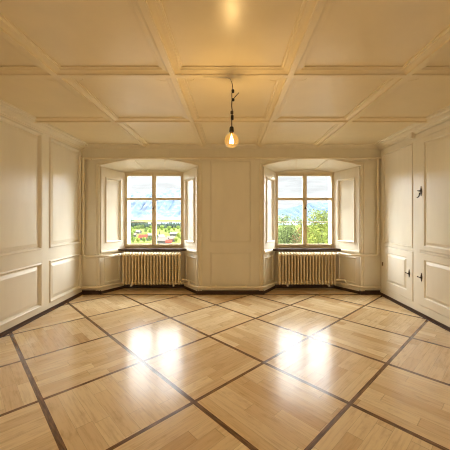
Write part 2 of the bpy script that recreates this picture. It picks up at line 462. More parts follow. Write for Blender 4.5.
# ---- rear wall behind the viewer
mb = MB(); mb.box(-W - .2, W + .2, YR - .2, YR, 0, H)
struct(mb.build('wall_rear', m_wall), 'plain cream rear wall behind the viewer', 'wall')

# ---- windows
def make_window(name, x0, x1, label):
    root = struct(empty(name, ((x0 + x1) / 2, YN, SILL)), label, 'window')
    z0, z1 = SILL, WT
    mb = MB(); fw = .052
    ya, yb = YN - .012, YN + .065
    mb.box(x0, x0 + fw, ya, yb, z0, z1); mb.box(x1 - fw, x1, ya, yb, z0, z1)
    mb.box(x0 + fw, x1 - fw, ya, yb, z1 - fw, z1); mb.box(x0 + fw, x1 - fw, ya, yb, z0, z0 + .040)
    mb.build('frame', m_frame, root, bevel=.005)
    xc = (x0 + x1) / 2
    gz0, gz1 = CZ - (244 - CY) / SN, CZ - (176 - CY) / SN
    zt = CZ - (198.9 - CY) / SN; zb = CZ - (222 - CY) / SN
    gx = [(xc - .480, xc - .037), (xc + .037, xc + .482)]
    for i, (ga, gb) in enumerate(gx):
        c = MB(); y0, y1 = YN - .022, YN + .022
        oa = x0 + fw - .006 if i == 0 else xc + .001
        ob = xc - .001 if i == 0 else x1 - fw + .006
        lo, hi = z0 + .036, z1 - fw + .006
        c.box(oa, ga, y0, y1, lo, hi); c.box(gb, ob, y0, y1, lo, hi)
        c.box(ga, gb, y0, y1, lo, gz0); c.box(ga, gb, y0, y1, gz1, hi)
        cs_ = c.build('casement', m_frame, root, bevel=.004)
        c = MB(); c.box(ga, gb, y0 + .002, y1 - .002, zt - .024, zt + .022)
        c.build('transom_bar', m_frame, cs_, bevel=.006)
        c = MB(); c.box(ga, gb, y0 + .010, y1 - .010, zb - .009, zb + .009)
        c.build('glazing_bar', m_frame, cs_, bevel=.003)
        for pa, pb in ((gz0, zb - .009), (zb + .009, zt - .024), (zt + .022, gz1)):
            c = MB(); c.box(ga - .003, gb + .003, YN + .004, YN + .008, pa - .003, pb + .003)
            c.build('pane', m_glass, cs_)
    # meeting cover strip
    c = MB(); c.box(xc - .022, xc + .022, YN - .034, YN - .02, z0 + .045, z1 - fw); c.build('cover_strip', m_frame, root, bevel=.005)
    # espagnolette knob
    zk = CZ - (208.3 - CY) / SN
    c = MB(); c.lathe([(.014, 0), (.016, -.004), (.008, -.008), (.007, -.026), (.017, -.032), (.021, -.042), (.016, -.052), (.004, -.055)], (xc, YN - .034, zk), 16, 'y')
    c.build('handle', m_brass, root, smooth=True)
    for hx in (x0 + .040, x1 - .040):
        for hz in (z0 + .18, z1 - .22):
            c = MB(); c.tube([(hx, YN - .020, hz - .045), (hx, YN - .020, hz + .045)], .008, 10); c.build('hinge', m_frame, root, smooth='sharp')
    # dark sill board following the splays
    c = MB(); ys = YN - .15
    q = NI[0] if x0 < 0 else NI[1]
    tt = (YN - ys) / (YN - YB)
    xa, xb = q['b0'] + (q['f0'] - q['b0']) * tt + .035, q['b1'] + (q['f1'] - q['b1']) * tt - .035
    c.prism([(q['b0'], YN), (q['b1'], YN), (xb, ys), (xa, ys)], lambda u, v, h: (u, v, h), SILL - .036, SILL)
    c.build('sill', m_sill, root, bevel=.006)
    return root
make_window('window_1', NI[0]['b0'], NI[0]['b1'], 'cream left casement window overlooking the red-roofed valley and mountains')
make_window('window_2', NI[1]['b0'], NI[1]['b1'], 'cream right casement window looking into two leafy trees')
# ------------------------------------------------------------------ heating pipes
def fillet(pts, r, n=5):
    pts = [Vector(p) for p in pts]; out = [pts[0]]
    for a, b, c in zip(pts, pts[1:], pts[2:]):
        rr = min(r, (a - b).length * .45, (c - b).length * .45)
        p, q = b + (a - b).normalized() * rr, b + (c - b).normalized() * rr
        for k in range(n + 1):
            t_ = k / n; out.append(p * (1 - t_) ** 2 + b * 2 * t_ * (1 - t_) + q * t_ ** 2)
    return out + [pts[-1]]
YP = YB - .050; RP = .019
ZS = CZ + (CY - 158.3) * YP / F
ZVL, ZVR = CZ - (256.4 - CY) * YP / F, CZ - (255.3 - CY) * YP / F
RADY = 4.90                                             # radiator centre plane
RX = [(-1.872, -.866), (.812, 1.802)]
root = tag(empty('supply_pipe', (0, YP, ZS)), 'cream heating pipe along the top of the window wall, dropping in both corners', 'pipe')
XL, XR = -2.436, 2.425
mb = MB(); mb.tube([(-W, YP, ZS), (WR, YP, ZS)], RP, 12); mb.build('header', m_pipe, root, smooth='sharp')
mb = MB(); mb.tube(fillet([(XL, YP, ZS), (XL, YP, ZVL), (-2.02, YP, ZVL), (RX[0][0] - .10, RADY, ZVL), (RX[0][0] - .055, RADY, ZVL)], .06), RP, 12); mb.build('drop', m_pipe, root, smooth='sharp')
mb = MB(); mb.tube(fillet([(XR, YP, ZS), (XR, YP, ZVR), (2.00, YP, ZVR), (RX[1][1] + .10, RADY, ZVR), (RX[1][1] + .055, RADY, ZVR)], .06), RP, 12); mb.build('drop', m_pipe, root, smooth='sharp')
for x in (-2.33, -.52, .50, 2.30):
    mb = MB(); mb.box(x - .012, x + .012, YP - .002, YB, ZS - .024, ZS + .024); mb.build('pipe_clip', m_pipe, root, bevel=.004)
# return
ZR = .122; YU = YN - .12
pts = [(-W, YP, ZR)]
for q in NI:
    pts += [(q['f0'] + .0, YP, ZR), (q['b0'] - .02, YU, ZR), (q['b1'] + .02, YU, ZR), (q['f1'] - .0, YP, ZR)]
pts.append((WR, YP, ZR))
root = tag(empty('return_pipe', (0, YP, ZR)), 'cream heating pipe just above the baseboard following both window niches', 'pipe')
mb = MB(); mb.tube(fillet(pts, .05), RP, 12); mb.build('main_run', m_pipe, root, smooth='sharp')
for i, (a, b) in enumerate(RX):
    e = Vector((NI[i]['b1'] + .02, YU, ZR)); f_ = Vector((NI[i]['f1'], YP, ZR)); j = e.lerp(f_, .33)
    mb = MB(); mb.tube(fillet([(b + .012, RADY, .196), (b + .075, RADY, .196), (j.x, (RADY + j.y) / 2, .190), (j.x + .012, j.y, ZR)], .04), RP * .95, 12); mb.build('branch', m_pipe, root, smooth='sharp')
for x in (-.25, .25):
    mb = MB(); mb.box(x - .012, x + .012, YP - .002, YB, ZR - .024, ZR + .024); mb.build('pipe_clip', m_pipe, root, bevel=.004)

# ------------------------------------------------------------------ radiators
def section_mesh(pitch):
    mb = MB(); z0, z1 = .135, .655
    for dy in (-.056, -.033, -.011, .011, .033, .056):
        mb.tube([(0, dy, z0 + .035), (0, dy, z1 - .035)], .0118, 10, caps=False)
    for z, s in ((z0 + .03, -1), (z1 - .03, 1)):
        # header: flattened capsule front to back
        pts = [(0, -.066, z - s * .012), (0, -.068, z), (0, -.058, z + s * .020), (0, -.03, z + s * .030), (0, .03, z + s * .030), (0, .058, z + s * .020), (0, .068, z), (0, .066, z - s * .012)]
        mb.tube(pts, [.013, .0165, .0185, .0175, .0175, .0185, .0165, .013], 10)
        mb.tube([(0, -.055, z + s * .004), (0, .055, z + s * .004)], .0185, 10)
        mb.tube([(-pitch / 2, 0, z), (pitch / 2, 0, z)], .02, 12, caps=False)
    o = mb.build('section', m_rad, None, smooth='sharp')
    return o
NSEC = 19
for i, (a, b) in enumerate(RX):
    pitch = (b - a) / NSEC
    root = tag(empty('radiator', ((a + b) / 2, RADY, 0)), ['cream column radiator in the left niche, valve on its left end', 'cream column radiator in the right niche, valve on its right end'][i], 'radiator', 'column radiators below the windows')
    proto = section_mesh(pitch)
    for k in range(NSEC):
        o = proto if k == 0 else proto.copy()
        if k: COL.objects.link(o)
        o.parent = root; o.location = (a + pitch * (k + .5) - root.location.x, 0, 0)
    vx, vz, sg = (a, ZVL, -1) if i == 0 else (b, ZVR, 1)
    mb = MB()
    mb.lathe([(.022, 0), (.022, sg * .012), (.014, sg * .014), (.014, sg * .03), (.02, sg * .032), (.022, sg * .05), (.017, sg * .062)], (vx, RADY, vz), 16, 'x')
    mb.lathe([(.016, 0), (.016, -.03), (.024, -.034), (.026, -.07), (.02, -.078)], (vx + sg * .04, RADY, vz), 16, 'y')
    mb.build('valve', m_white, root, smooth='sharp')
    for fx in (a + .16, b - .12):
        mb = MB(); mb.tube(fillet([(fx, YN + .01, .10), (fx, RADY - .03, .10), (fx, RADY - .03, .150)], .02), .010, 8)
        mb.lathe([(.016, 0), (.016, .02)], (fx, RADY - .045, .095), 12, 'z')
        mb.build('bracket', m_white, root, smooth='sharp')

# ------------------------------------------------------------------ built-in cupboard on the right wall
XF = W - .005                                            # face plane
def MC(u, v, h): return (XF - h, u, v)
def YC(px): return F * XF / (px - CX)
cup = tag(empty('built_in_cupboard', (XF, 3.4, 0)), 'cream built-in cupboard front on the right wall with iron keyholes', 'cupboard')
D_ll = (YC(413.4), YC(383.5), .135, .82)
D_lr = (2.93, YC(419.7), .135, .825)
D_ur = (2.93, YC(419.7), .850, 2.315)
fixed = (YC(412.8), YC(383.2), .862, 2.30)
D_ur2 = (2.2, 2.8, .85, 2.315); D_lr2 = (2.2, 2.8, .135, .825)
doors = [D_ll, D_lr, D_ur, D_ur2, D_lr2]
mb = MB(); mb.sheet(MC, CU0, CU1, .0, 2.385, [fixed] + doors)
for d in doors:  # reveals of the door openings
    a, b, c, e = d
    mb.quad(MC(a, c, 0), MC(a, e, 0), MC(a, e, -.018), MC(a, c, -.018)); mb.quad(MC(b, c, 0), MC(b, e, 0), MC(b, e, -.018), MC(b, c, -.018))
    mb.quad(MC(a, c, 0), MC(b, c, 0), MC(b, c, -.018), MC(a, c, -.018)); mb.quad(MC(a, e, 0), MC(b, e, 0), MC(b, e, -.018), MC(a, e, -.018))
for u in (CU0, CU1): mb.quad(MC(u, 0, 0), MC(u, 2.385, 0), MC(u, 2.385, -.019), MC(u, 0, -.019))
mb.build('face_frame', m_wood, cup)
MB().panel(MC, *fixed, [(0, 0), (.003, .010), (.012, .011), (.018, .004), (.020, -.014), (.034, -.014), (.037, -.006), (.05, -.006)]).build('panel', m_wood, cup)
def plate(c, u, v, s):
    """keyhole plate outline with waisted ends"""
    out = []
    for k in range(28):
        a = 2 * PI * k / 28
        r = 1 + .25 * math.cos(4 * a)
        out.append((u + .0125 * s * r * math.cos(a), v + .055 * s * (abs(math.sin(a)) ** .9) * (1 if math.sin(a) > 0 else -1)))
    c.prism(out, MC, .008, .013)
def door(d, inner, hu, hv, kind):
    g = .004; a, b, c, e = d; th = .008
    Md = lambda u, v, h: MC(u, v, th + h)
    mb = MB(); mb.sheet(Md, a + g + .006, b - g - .006, c + g + .006, e - g - .006, [inner])
    o_ = [(a + g, c + g), (b - g, c + g), (b - g, e - g), (a + g, e - g)]; i_ = [(a + g + .006, c + g + .006), (b - g - .006, c + g + .006), (b - g - .006, e - g - .006), (a + g + .006, e - g - .006)]
    mb.add([MC(u, v, -.016) for u, v in o_] + [Md(u, v, -.005) for u, v in o_] + [Md(u, v, 0) for u, v in i_],
           [(j * 4 + k, j * 4 + (k + 1) % 4, j * 4 + 4 + (k + 1) % 4, j * 4 + 4 + k) for j in (0, 1) for k in range(4)])
    mb.panel(Md, *inner, PDOOR)
    dr = mb.build('door', m_wood, cup)
    if kind:
        h = MB(); s = 1.2 if kind == 'pull' else 1.0
        plate(h, hu, hv, s)
        h.tube([MC(hu, hv, .012), MC(hu, hv, .042)], .0055, 10)
        if kind == 'key':
            h.tube([MC(hu - .004, hv, .04), MC(hu + .034, hv + .004, .04)], [.005, .007], 10)
            h.tube([MC(hu - .022, hv - .002, .040), MC(hu - .004, hv, .04)], [.006, .005], 10)
        else:
            h.tube([MC(hu - .026, hv + .008, .036), MC(hu + .034, hv + .008, .036)], [.004, .005], 10)
            h.tube(fillet([MC(hu, hv - .02, .03), MC(hu + .003, hv - .070, .036), MC(hu + .030, hv - .082, .044)], .022), .007, 10)
        h.build('handle', m_iron, dr, smooth='sharp')
    return dr
dl = door(D_ll, (YC(407.2), YC(386.8), .256, .725), YC(409.9), .508, 'key')
hb = MB(); hy = D_ll[1] + .012
for z in (.24, .52, .73)[1:2]:
    hb.tube([MC(hy, z - .03, .008), MC(hy, z + .03, .008)], .007, 10)
hb.build('hinge', m_brass, dl, smooth='sharp')
door(D_lr, (3.02, YC(424.6), .244, .740), YC(422.2), .506, 'key')
door(D_ur, (3.02, YC(424.6), .913, 2.25), YC(421.9), 1.622, 'pull')
door(D_ur2, (2.29, 2.71, .913, 2.25), 0, 0, None); door(D_lr2, (2.29, 2.71, .244, .74), 0, 0, None)
# little wall box under the crown
yb_ = F * W / (414.5 - CX)
mb = MB(); mb.box(W - .055, XF + .0005, yb_ - .028, yb_ + .028, 2.345, 2.425)
jb = tag(mb.build('junction_box', m_trim, bevel=.006), 'small cream box fixed under the right crown moulding above the cupboard', 'box')
mb = MB(); mb.box(W - .058, W - .0545, yb_ - .022, yb_ + .022, 2.352, 2.418); mb.build('cover', m_trim, jb, bevel=.001)

# ------------------------------------------------------------------ pendant bulb
LY = BY[1] + .03
ls = F / LY
def Q(px, py, dy=0): return Vector(((px - CX) / ls, LY + dy, CZ + (CY - py) / ls))
zc = CZ + (CY - 140.6) / ls; bxx = .6 / ls
root = tag(empty('pendant_bulb', (bxx, LY, zc)), 'bare glowing globe bulb hanging on an improvised wire from the ceiling', 'pendant lamp')
mb = MB()
zb0 = H - .042
w = [Vector((-.23, LY - .03, zb0)), Vector((-.10, LY - .028, zb0 - .001)), Vector((-.025, LY - .02, zb0 - .002)), Q(230.5, 79), Q(232.4, 84), Q(232.8, 90), Q(231.8, 93), Q(232.0, 100)]
mb.tube(fillet(w[:4], .03), .0032, 8); mb.build('ceiling_wire', m_trim, root, smooth=True)
mb = MB(); mb.tube(fillet(w[3:], .03), .0035, 8); mb.build('cable', m_cable, root, smooth=True)
mb = MB(); mb.tube(fillet([Q(232.0, 100), Q(231.6, 106, .004), Q(232.4, 112, -.004), Q(231.7, 118), Q(231.8, 127)], .02), .0045, 8); mb.build('cable', m_cable, root, smooth=True)
mb = MB(); mb.tube([Q(232.6, 100.5, -.01), Q(235.5, 97, -.012), Q(238.8, 93.5, -.015)], .0032, 8); mb.build('loose_wire_end', m_black, root, smooth=True)
mb = MB(); mb.lathe([(.006, -.014), (.011, -.012), (.012, .010), (.007, .014)], Q(232.9, 91.2), 10); mb.build('wire_nut', m_black, root, smooth='sharp')
mb = MB(); mb.lathe([(.006, -.012), (.011, -.009), (.011, .009), (.006, .012)], Q(233.2, 99.8), 10); mb.build('wire_nut', m_black, root, smooth='sharp')
mb = MB(); mb.lathe([(.006, -.016), (.012, -.012), (.012, .010), (.006, .014)], Q(231.9, 112.4), 10); mb.build('cable_grip', m_cable, root, smooth='sharp')
mb = MB(); mb.lathe([(.006, -.022), (.012, -.018), (.012, .016), (.006, .02)], Q(232.2, 117.5), 10); mb.build('connector', m_black, root, smooth='sharp')
RB_ = 7.3 / ls
ztop = CZ + (CY - 127) / ls
mb = MB(); c0 = (bxx, LY, 0); zn = zc + RB_ + .012
mb.lathe([(.016, zn - .004), (.019, zn), (.019, zn + .016), (.0175, zn + .018), (.0175, ztop - .008), (.014, ztop), (.006, ztop + .006)], c0, 20)
mb.build('socket', m_black, root, smooth='sharp')
mb = MB(); mb.lathe([(.0135, zn - .018), (.0145, zn - .012), (.0135, zn - .008), (.0145, zn - .004), (.0135, zn)], c0, 16); mb.build('screw_cap', m_brass, root, smooth=True)
mb = MB(); gp = []
for k in range(25):
    a = -PI / 2 + (PI / 2 + math.asin(.0 + .955)) * k / 24
    gp.append((max(.0004, RB_ * math.cos(a)), zc + RB_ * math.sin(a)))
gp += [(.0145, zn - .014)]
mb.lathe(gp, c0, 32)
gl = mb.build('globe', m_bulbglass, root, smooth=True)
mb = MB()
for k in range(6):
    a = 2 * PI * k / 6
    p0 = Vector((bxx + .006 * math.cos(a), LY + .006 * math.sin(a), zc + .032)); p1 = Vector((bxx + .017 * math.cos(a + .3), LY + .017 * math.sin(a + .3), zc - .022))
    mb.tube([p0, p1], .0016, 6)
mb.build('filament', m_fil, gl)
pl = bpy.data.lights.new('bulb_light', 'POINT'); pl.energy = 14; pl.color = (1, .74, .42); pl.shadow_soft_size = .016
po = bpy.data.objects.new('bulb_light', pl); COL.objects.link(po); po.location = (bxx, LY, zc)
mb = MB(); mb.lathe([(.006, zn - .016), (.005, zc + .045), (.003, zc + .034)], c0, 12); mb.build('stem', m_white, gl, smooth=True)

# copies of the bulb added out of view to fill the room with light
for sg, lab in ((-1, 'unseen copy of the globe bulb added as fill light, towards the left wall'), (1, 'unseen copy of the globe bulb added as fill light, towards the right wall')):
    r2 = root.copy(); COL.objects.link(r2); r2.location = (sg * 1.25, .10, zc); r2['label'] = lab; r2['group'] = 'added fill bulbs out of view'
    for ch in list(root.children):
        c2 = ch.copy(); COL.objects.link(c2); c2.parent = r2
        for g_ in ch.children:
            d2 = g_.copy(); COL.objects.link(d2); d2.parent = c2
    pl2 = bpy.data.lights.new('bulb_light', 'POINT'); pl2.energy = FILL; pl2.color = FILL_RGB; pl2.shadow_soft_size = .05  # added fill light inside the unseen bulb copy
    po2 = bpy.data.objects.new('bulb_light', pl2); COL.objects.link(po2); po2.location = (sg * 1.25, .10, zc)

# ------------------------------------------------------------------ outside
m_meadow = paint('meadow_grass', (74, 83, 42), .9, .3, .03, 0, spec=0)
m_bounce = paint('neutral_bounce_ground', (66, 62, 56), .9, .15, 3, 0, spec=0)  # neutral grey picked for the light it bounces indoors
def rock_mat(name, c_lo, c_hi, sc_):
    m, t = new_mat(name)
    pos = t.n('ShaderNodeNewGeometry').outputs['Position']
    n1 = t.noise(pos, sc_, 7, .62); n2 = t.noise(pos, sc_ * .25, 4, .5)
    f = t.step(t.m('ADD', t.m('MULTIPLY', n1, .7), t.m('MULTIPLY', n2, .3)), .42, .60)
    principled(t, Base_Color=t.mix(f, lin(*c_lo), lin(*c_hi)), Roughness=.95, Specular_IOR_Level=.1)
    return m
m_rock = rock_mat('hazy_limestone_and_snow', (52, 66, 86), (80, 88, 98), .022)  # blue of distant haze mixed into the limestone and snow colours
m_rock2 = rock_mat('haze_blue_rock', (42, 56, 78), (52, 65, 84), .004)  # haze blue put straight into the rock's base colour
def leaf_mat(name, a, b):
    m, t = new_mat(name)
    pos = t.n('ShaderNodeNewGeometry').outputs['Position']
    oi = t.n('ShaderNodeObjectInfo').outputs['Random']
    f = t.m('ADD', t.m('MULTIPLY', t.step(t.noise(pos, 1.3, 3), .3, .7), .7), t.m('MULTIPLY', oi, .3))
    principled(t, Base_Color=t.mix(f, lin(*a), lin(*b)), Roughness=.7, Specular_IOR_Level=.08)
    return m
m_leafA = leaf_mat('yellow_green_leaves', (60, 72, 18), (112, 116, 44))
m_leafB = leaf_mat('grey_green_leaves', (48, 60, 28), (94, 104, 60))
m_leafC = leaf_mat('valley_foliage', (60, 78, 30), (108, 120, 56))
m_leafD = leaf_mat('dark_conifer_needles', (18, 28, 22), (34, 46, 34))
m_bark = paint('tree_bark', (48, 38, 30), .9, .2, 4, .2)
def ground_z(y): 
    t_ = min(1, max(0, (y - 55) / 165)); t_ = t_ * t_ * (3 - 2 * t_)
    return -9 - 21 * t_
ys = [62, 70, 90, 110, 130, 150, 170, 190, 220, 300, 450, 650, 900]
xs = [-900, -500, -300, -200, -120, -60, 0, 60, 120, 200, 300, 500, 900]
mb = MB()
vs = [(x, y, ground_z(y)) for y in ys for x in xs]; n = len(xs)
mb.add(vs, [(j * n + i, j * n + i + 1, (j + 1) * n + i + 1, (j + 1) * n + i) for j in range(len(ys) - 1) for i in range(n - 1)])
g0 = MB(); g0.quad((-900, 5.4, -9), (900, 5.4, -9), (900, 62, ground_z(62)), (-900, 62, ground_z(62)))
struct(g0.build('ground_bounce', m_bounce), 'unseen neutral grey ground added below the windows for its bounced light', 'ground')  # unseen ground, added so light bounced onto the ceiling stays neutral
mb.quad((-900, 900, -30), (900, 900, -30), (2500, 3400, -30.5), (-2500, 3400, -30.5))
struct(mb.build('ground_meadow', m_meadow, smooth=True, weld=True), 'green valley floor seen far below through the windows', 'meadow')
m_lake, t = new_mat('pale_lake_water')
principled(t, Base_Color=lin(150, 172, 186), Roughness=.12, Specular_IOR_Level=.5, Normal=t.bump(t.noise(t.n('ShaderNodeNewGeometry').outputs['Position'], .2, 2), .05, .2))
mb = MB(); mb.prism([(-330, 930), (-60, 980), (420, 960), (900, 1100), (800, 1700), (-100, 1600), (-420, 1250)], lambda u, v, h: (u, v, h), -30.2, -29.6)
struct(mb.build('lake', m_lake), 'pale strip of lake behind the dark treeline in the left window', 'lake')

def vnoise(x, seed):
    def h(i): return math.sin(i * 127.1 + seed * 311.7) * 43758.5453 % 1
    i = math.floor(x); f_ = x - i; f_ = f_ * f_ * (3 - 2 * f_)
    return h(i) * (1 - f_) + h(i + 1) * f_
def mountain(name, ridge, D, depth, mat, label, base=-32, seed=1, rough_=1.0):
    """ridge: (px, py) silhouette points as metres at distance D"""
    R = [((x - CX) * D / F, CZ + (CY - y) * D / F) for x, y in ridge]
    mb = MB(); N = 260; x0, x1 = R[0][0], R[-1][0]; rows = 26; vs = []
    for j in range(rows + 1):
        f_ = j / rows          # 0 foot (near) .. 1 ridge
        for i in range(N + 1):
            x = x0 + (x1 - x0) * i / N
            for (a, za), (b, zb) in zip(R, R[1:]):
                if a <= x <= b: z = za + (zb - za) * (x - a) / (b - a); break
            px = x * F / D
            z += (vnoise(px * .45, seed) - .5) * 1.6 * D / F * rough_ + (vnoise(px * 1.3, seed + 2) - .5) * .8 * D / F * rough_
            spur = (vnoise(px * .35 + f_ * 1.2, seed + 5) - .5) * .28 + (vnoise(px * .9 - f_ * 2, seed + 7) - .5) * .28
            ff = f_ ** 1.25
            y = D - depth * (1 - f_) + spur * depth * .55 * math.sin(PI * f_)
            vs.append((x, y, base + (z - base) * ff + (vnoise(px * 2 + f_ * 9, seed + 9) - .5) * (z - base) * .05 * math.sin(PI * f_)))
    for i in range(N + 1):
        x, y, z = vs[rows * (N + 1) + i]; vs.append((x, y + depth, base))
    n = N + 1
    mb.add(vs, [(j * n + i, j * n + i + 1, (j + 1) * n + i + 1, (j + 1) * n + i) for j in range(rows + 1) for i in range(N)])
    return struct(mb.build(name, mat), label, 'mountain')
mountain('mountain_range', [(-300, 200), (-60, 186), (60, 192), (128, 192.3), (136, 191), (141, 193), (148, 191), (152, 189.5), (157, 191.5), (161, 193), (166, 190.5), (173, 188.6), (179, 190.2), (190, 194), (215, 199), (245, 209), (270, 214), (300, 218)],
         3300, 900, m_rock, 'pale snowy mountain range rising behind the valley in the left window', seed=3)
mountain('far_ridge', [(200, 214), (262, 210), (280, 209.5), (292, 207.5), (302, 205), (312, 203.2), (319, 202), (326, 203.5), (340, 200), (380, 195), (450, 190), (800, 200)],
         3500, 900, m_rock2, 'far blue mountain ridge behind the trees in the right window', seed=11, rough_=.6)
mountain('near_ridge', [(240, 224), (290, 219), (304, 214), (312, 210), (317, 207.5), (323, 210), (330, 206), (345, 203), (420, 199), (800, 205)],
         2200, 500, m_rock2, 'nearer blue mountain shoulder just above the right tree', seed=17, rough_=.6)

def leaf_cloud(blobs, nleaf, size, seed):
    rnd = random.Random(seed); mb = MB()
    tot = sum(b[3] ** 2 for b in blobs)
    for bx, by, bz, br in blobs:
        for _ in range(int(nleaf * br ** 2 / tot)):
            d = Vector((rnd.gauss(0, 1), rnd.gauss(0, 1), rnd.gauss(0, 1))).normalized()
            p = Vector((bx, by, bz)) + d * br * (rnd.random() ** .3) * rnd.uniform(.85, 1.08)
            a = Vector((rnd.gauss(0, 1), rnd.gauss(0, 1), rnd.gauss(0, 1))).normalized(); b = a.orthogonal().normalized()
            s = size * rnd.uniform(.6, 1.4)
            mb.quad(p - a * s, p - b * s * .5, p + a * s, p + b * s * .5)
    return mb
def tree_mesh(h, r, nleaf, size, seed, m_leaf):
    rnd = random.Random(seed * 7 + 1)
    blobs = []
    for k in range(15):
        a = k * 2.4; q = .25 + .6 * rnd.random(); zz = h * (.34 + .54 * (k / 14))
        env = math.sin(PI * min(1, max(0, (zz / h - .18) / .88))) ** .6
        blobs.append((r * q * env * math.cos(a), r * q * env * math.sin(a), zz, r * rnd.uniform(.36, .55) * (.55 + .45 * env)))
    blobs.append((0, 0, h * .62, r * .62)); blobs.append((0, 0, h * .90, r * .33))
    crown = leaf_cloud(blobs, nleaf, size, seed).build('crown', m_leaf)
    mb = MB(); mb.tube([(0, 0, -.5), (.05 * r, 0, h * .3), (0, .04 * r, h * .62)], [h * .028, h * .022, h * .010], 8)
    for k in range(5):
        a = k * 1.9; mb.tube([(0, 0, h * (.28 + .07 * k)), (r * .5 * math.cos(a), r * .5 * math.sin(a), h * (.45 + .08 * k))], [h * .011, h * .004], 6)
    trunk = mb.build('trunk', m_bark)
    return crown, trunk
def tree(name, loc, parts, label, group=None, copy=False, s=1):
    root = tag(empty(name, loc), label, 'tree', group); root.scale = (s, s, s)
    for p in parts:
        o = p.copy() if copy else p
        if copy: COL.objects.link(o)
        o.parent = root
    return root
# two big trees in the right window
def pos(px, D): return (px - CX) * D / F
tree('broadleaf_tree', (pos(287, 50), 50, ground_z(50)), tree_mesh(10.9, 2.7, 4200, .16, 3, m_leafB), 'airy grey-green tree filling the left panes of the right window')
tree('broadleaf_tree', (pos(322, 45), 45, ground_z(45)), tree_mesh(11.7, 3.6, 7500, .15, 8, m_leafA), 'dense yellow-green tree filling the lower right panes of the right window')
tree('broadleaf_tree', (pos(357, 48), 48, ground_z(48)), tree_mesh(11.2, 3.4, 4000, .17, 12, m_leafA), 'yellow-green tree right of the dense one, mostly hidden by the right window jamb')
tree('garden_bush', (pos(299, 40), 40, ground_z(40)), tree_mesh(6.0, 1.9, 2600, .13, 21, m_leafA), 'low bright green bush under the red gable in the right window')

# valley trees of the left window
kinds = [tree_mesh(11, 4.4, 420, .75, 31, m_leafC), tree_mesh(9, 4.2, 420, .7, 37, m_leafA), tree_mesh(12, 4.6, 420, .75, 41, m_leafB)]
rnd = random.Random(5); first = [True] * 3
spots = [(129, 240), (132, 237), (131, 232), (135, 229.5), (139, 230.5), (143, 229), (147, 230.5), (151, 229.5), (134, 234), (146, 233), (150, 233.5), (158, 230), (162, 231), (166, 233), (169, 232), (170, 235), (174, 231), (178, 230), (181, 233), (178.5, 238), (181, 240),
         (150, 242), (138, 242.5), (144, 242.5), (176, 242), (133, 243), (116, 236), (121, 231), (188, 236), (194, 231), (200, 239), (110, 240), (125, 235), (155, 233)]
lab = 'small round green tree among the houses in the valley below the left window'
for i, (px, py) in enumerate(spots):
    D = 31.3 * F / (py - CY + .5); k = (1 if px > 175 and py > 236 else rnd.choice((0, 0, 1, 2)))
    tree('valley_tree', (pos(px, D), D, ground_z(D)), kinds[k], lab, 'round trees in the valley', copy=not first[k], s=rnd.uniform(.7, 1.05) * (1.1 if py < 234 else .8))
    first[k] = False
def conifer():
    mb = MB(); r = random.Random(2)
    for j in range(7):
        z = 2 + j * 1.7; rr = 2.6 * (1 - j / 7.6); n = 14
        vs = [(0, 0, z + 2.4)] + [(rr * (1 + .3 * (k % 2)) * math.cos(2 * PI * k / n), rr * (1 + .3 * (k % 2)) * math.sin(2 * PI * k / n), z - .5 * (k % 2)) for k in range(n)]
        mb.add(vs, [(0, 1 + k, 1 + (k + 1) % n) for k in range(n)] + [tuple(range(1, n + 1))[::-1]])
    c = mb.build('crown', m_leafD); t2 = MB(); t2.tube([(0, 0, -.5), (0, 0, 4)], [.3, .2], 8); return c, t2.build('trunk', m_bark)
cf = conifer()
for i, (px, py, s) in enumerate([(159.5, 238, .72), (158.3, 243, .6), (147.5, 241.5, .5), (152, 240, .5)]):
    D = 31.3 * F / (py - CY)
    tree('conifer', (pos(px, D), D, ground_z(D)), cf, ['dark pointed conifer beside the middle stile in the left window, farther one', 'dark pointed conifer beside the middle stile in the left window, nearer one', 'small dark conifer right of the red-roofed house', 'small dark conifer at the inner edge of the left panes'][i], 'conifers in the valley', copy=i > 0, s=s)
# treeline before the lake: nobody could count it
mb = MB(); r = random.Random(9)
for i in range(900):
    px = r.uniform(70, 215); D = r.uniform(700, 900); lift = 0
    x = pos(px, D); hgt = r.uniform(7, 13) * (1 + .9 * max(0, min(1, (150 - px) / 22))) ; w_ = hgt * r.uniform(.22, .5); z = -30
    n = 6
    vs = [(x, D, z + hgt)] + [(x + w_ * .75 * math.cos(2 * PI * k / n), D + w_ * .75 * math.sin(2 * PI * k / n), z + hgt * .6) for k in range(n)] + [(x + w_ * math.cos(2 * PI * k / n), D + w_ * math.sin(2 * PI * k / n), z + hgt * .15) for k in range(n)]
    mb.add(vs, [(0, 1 + k, 1 + (k + 1) % n) for k in range(n)] + [(1 + k, 1 + n + k, 1 + n + (k + 1) % n, 1 + (k + 1) % n) for k in range(n)])
tag(mb.build('woodland', m_leafD), 'dark green treeline across the valley in front of the lake', 'woodland', kind='stuff')

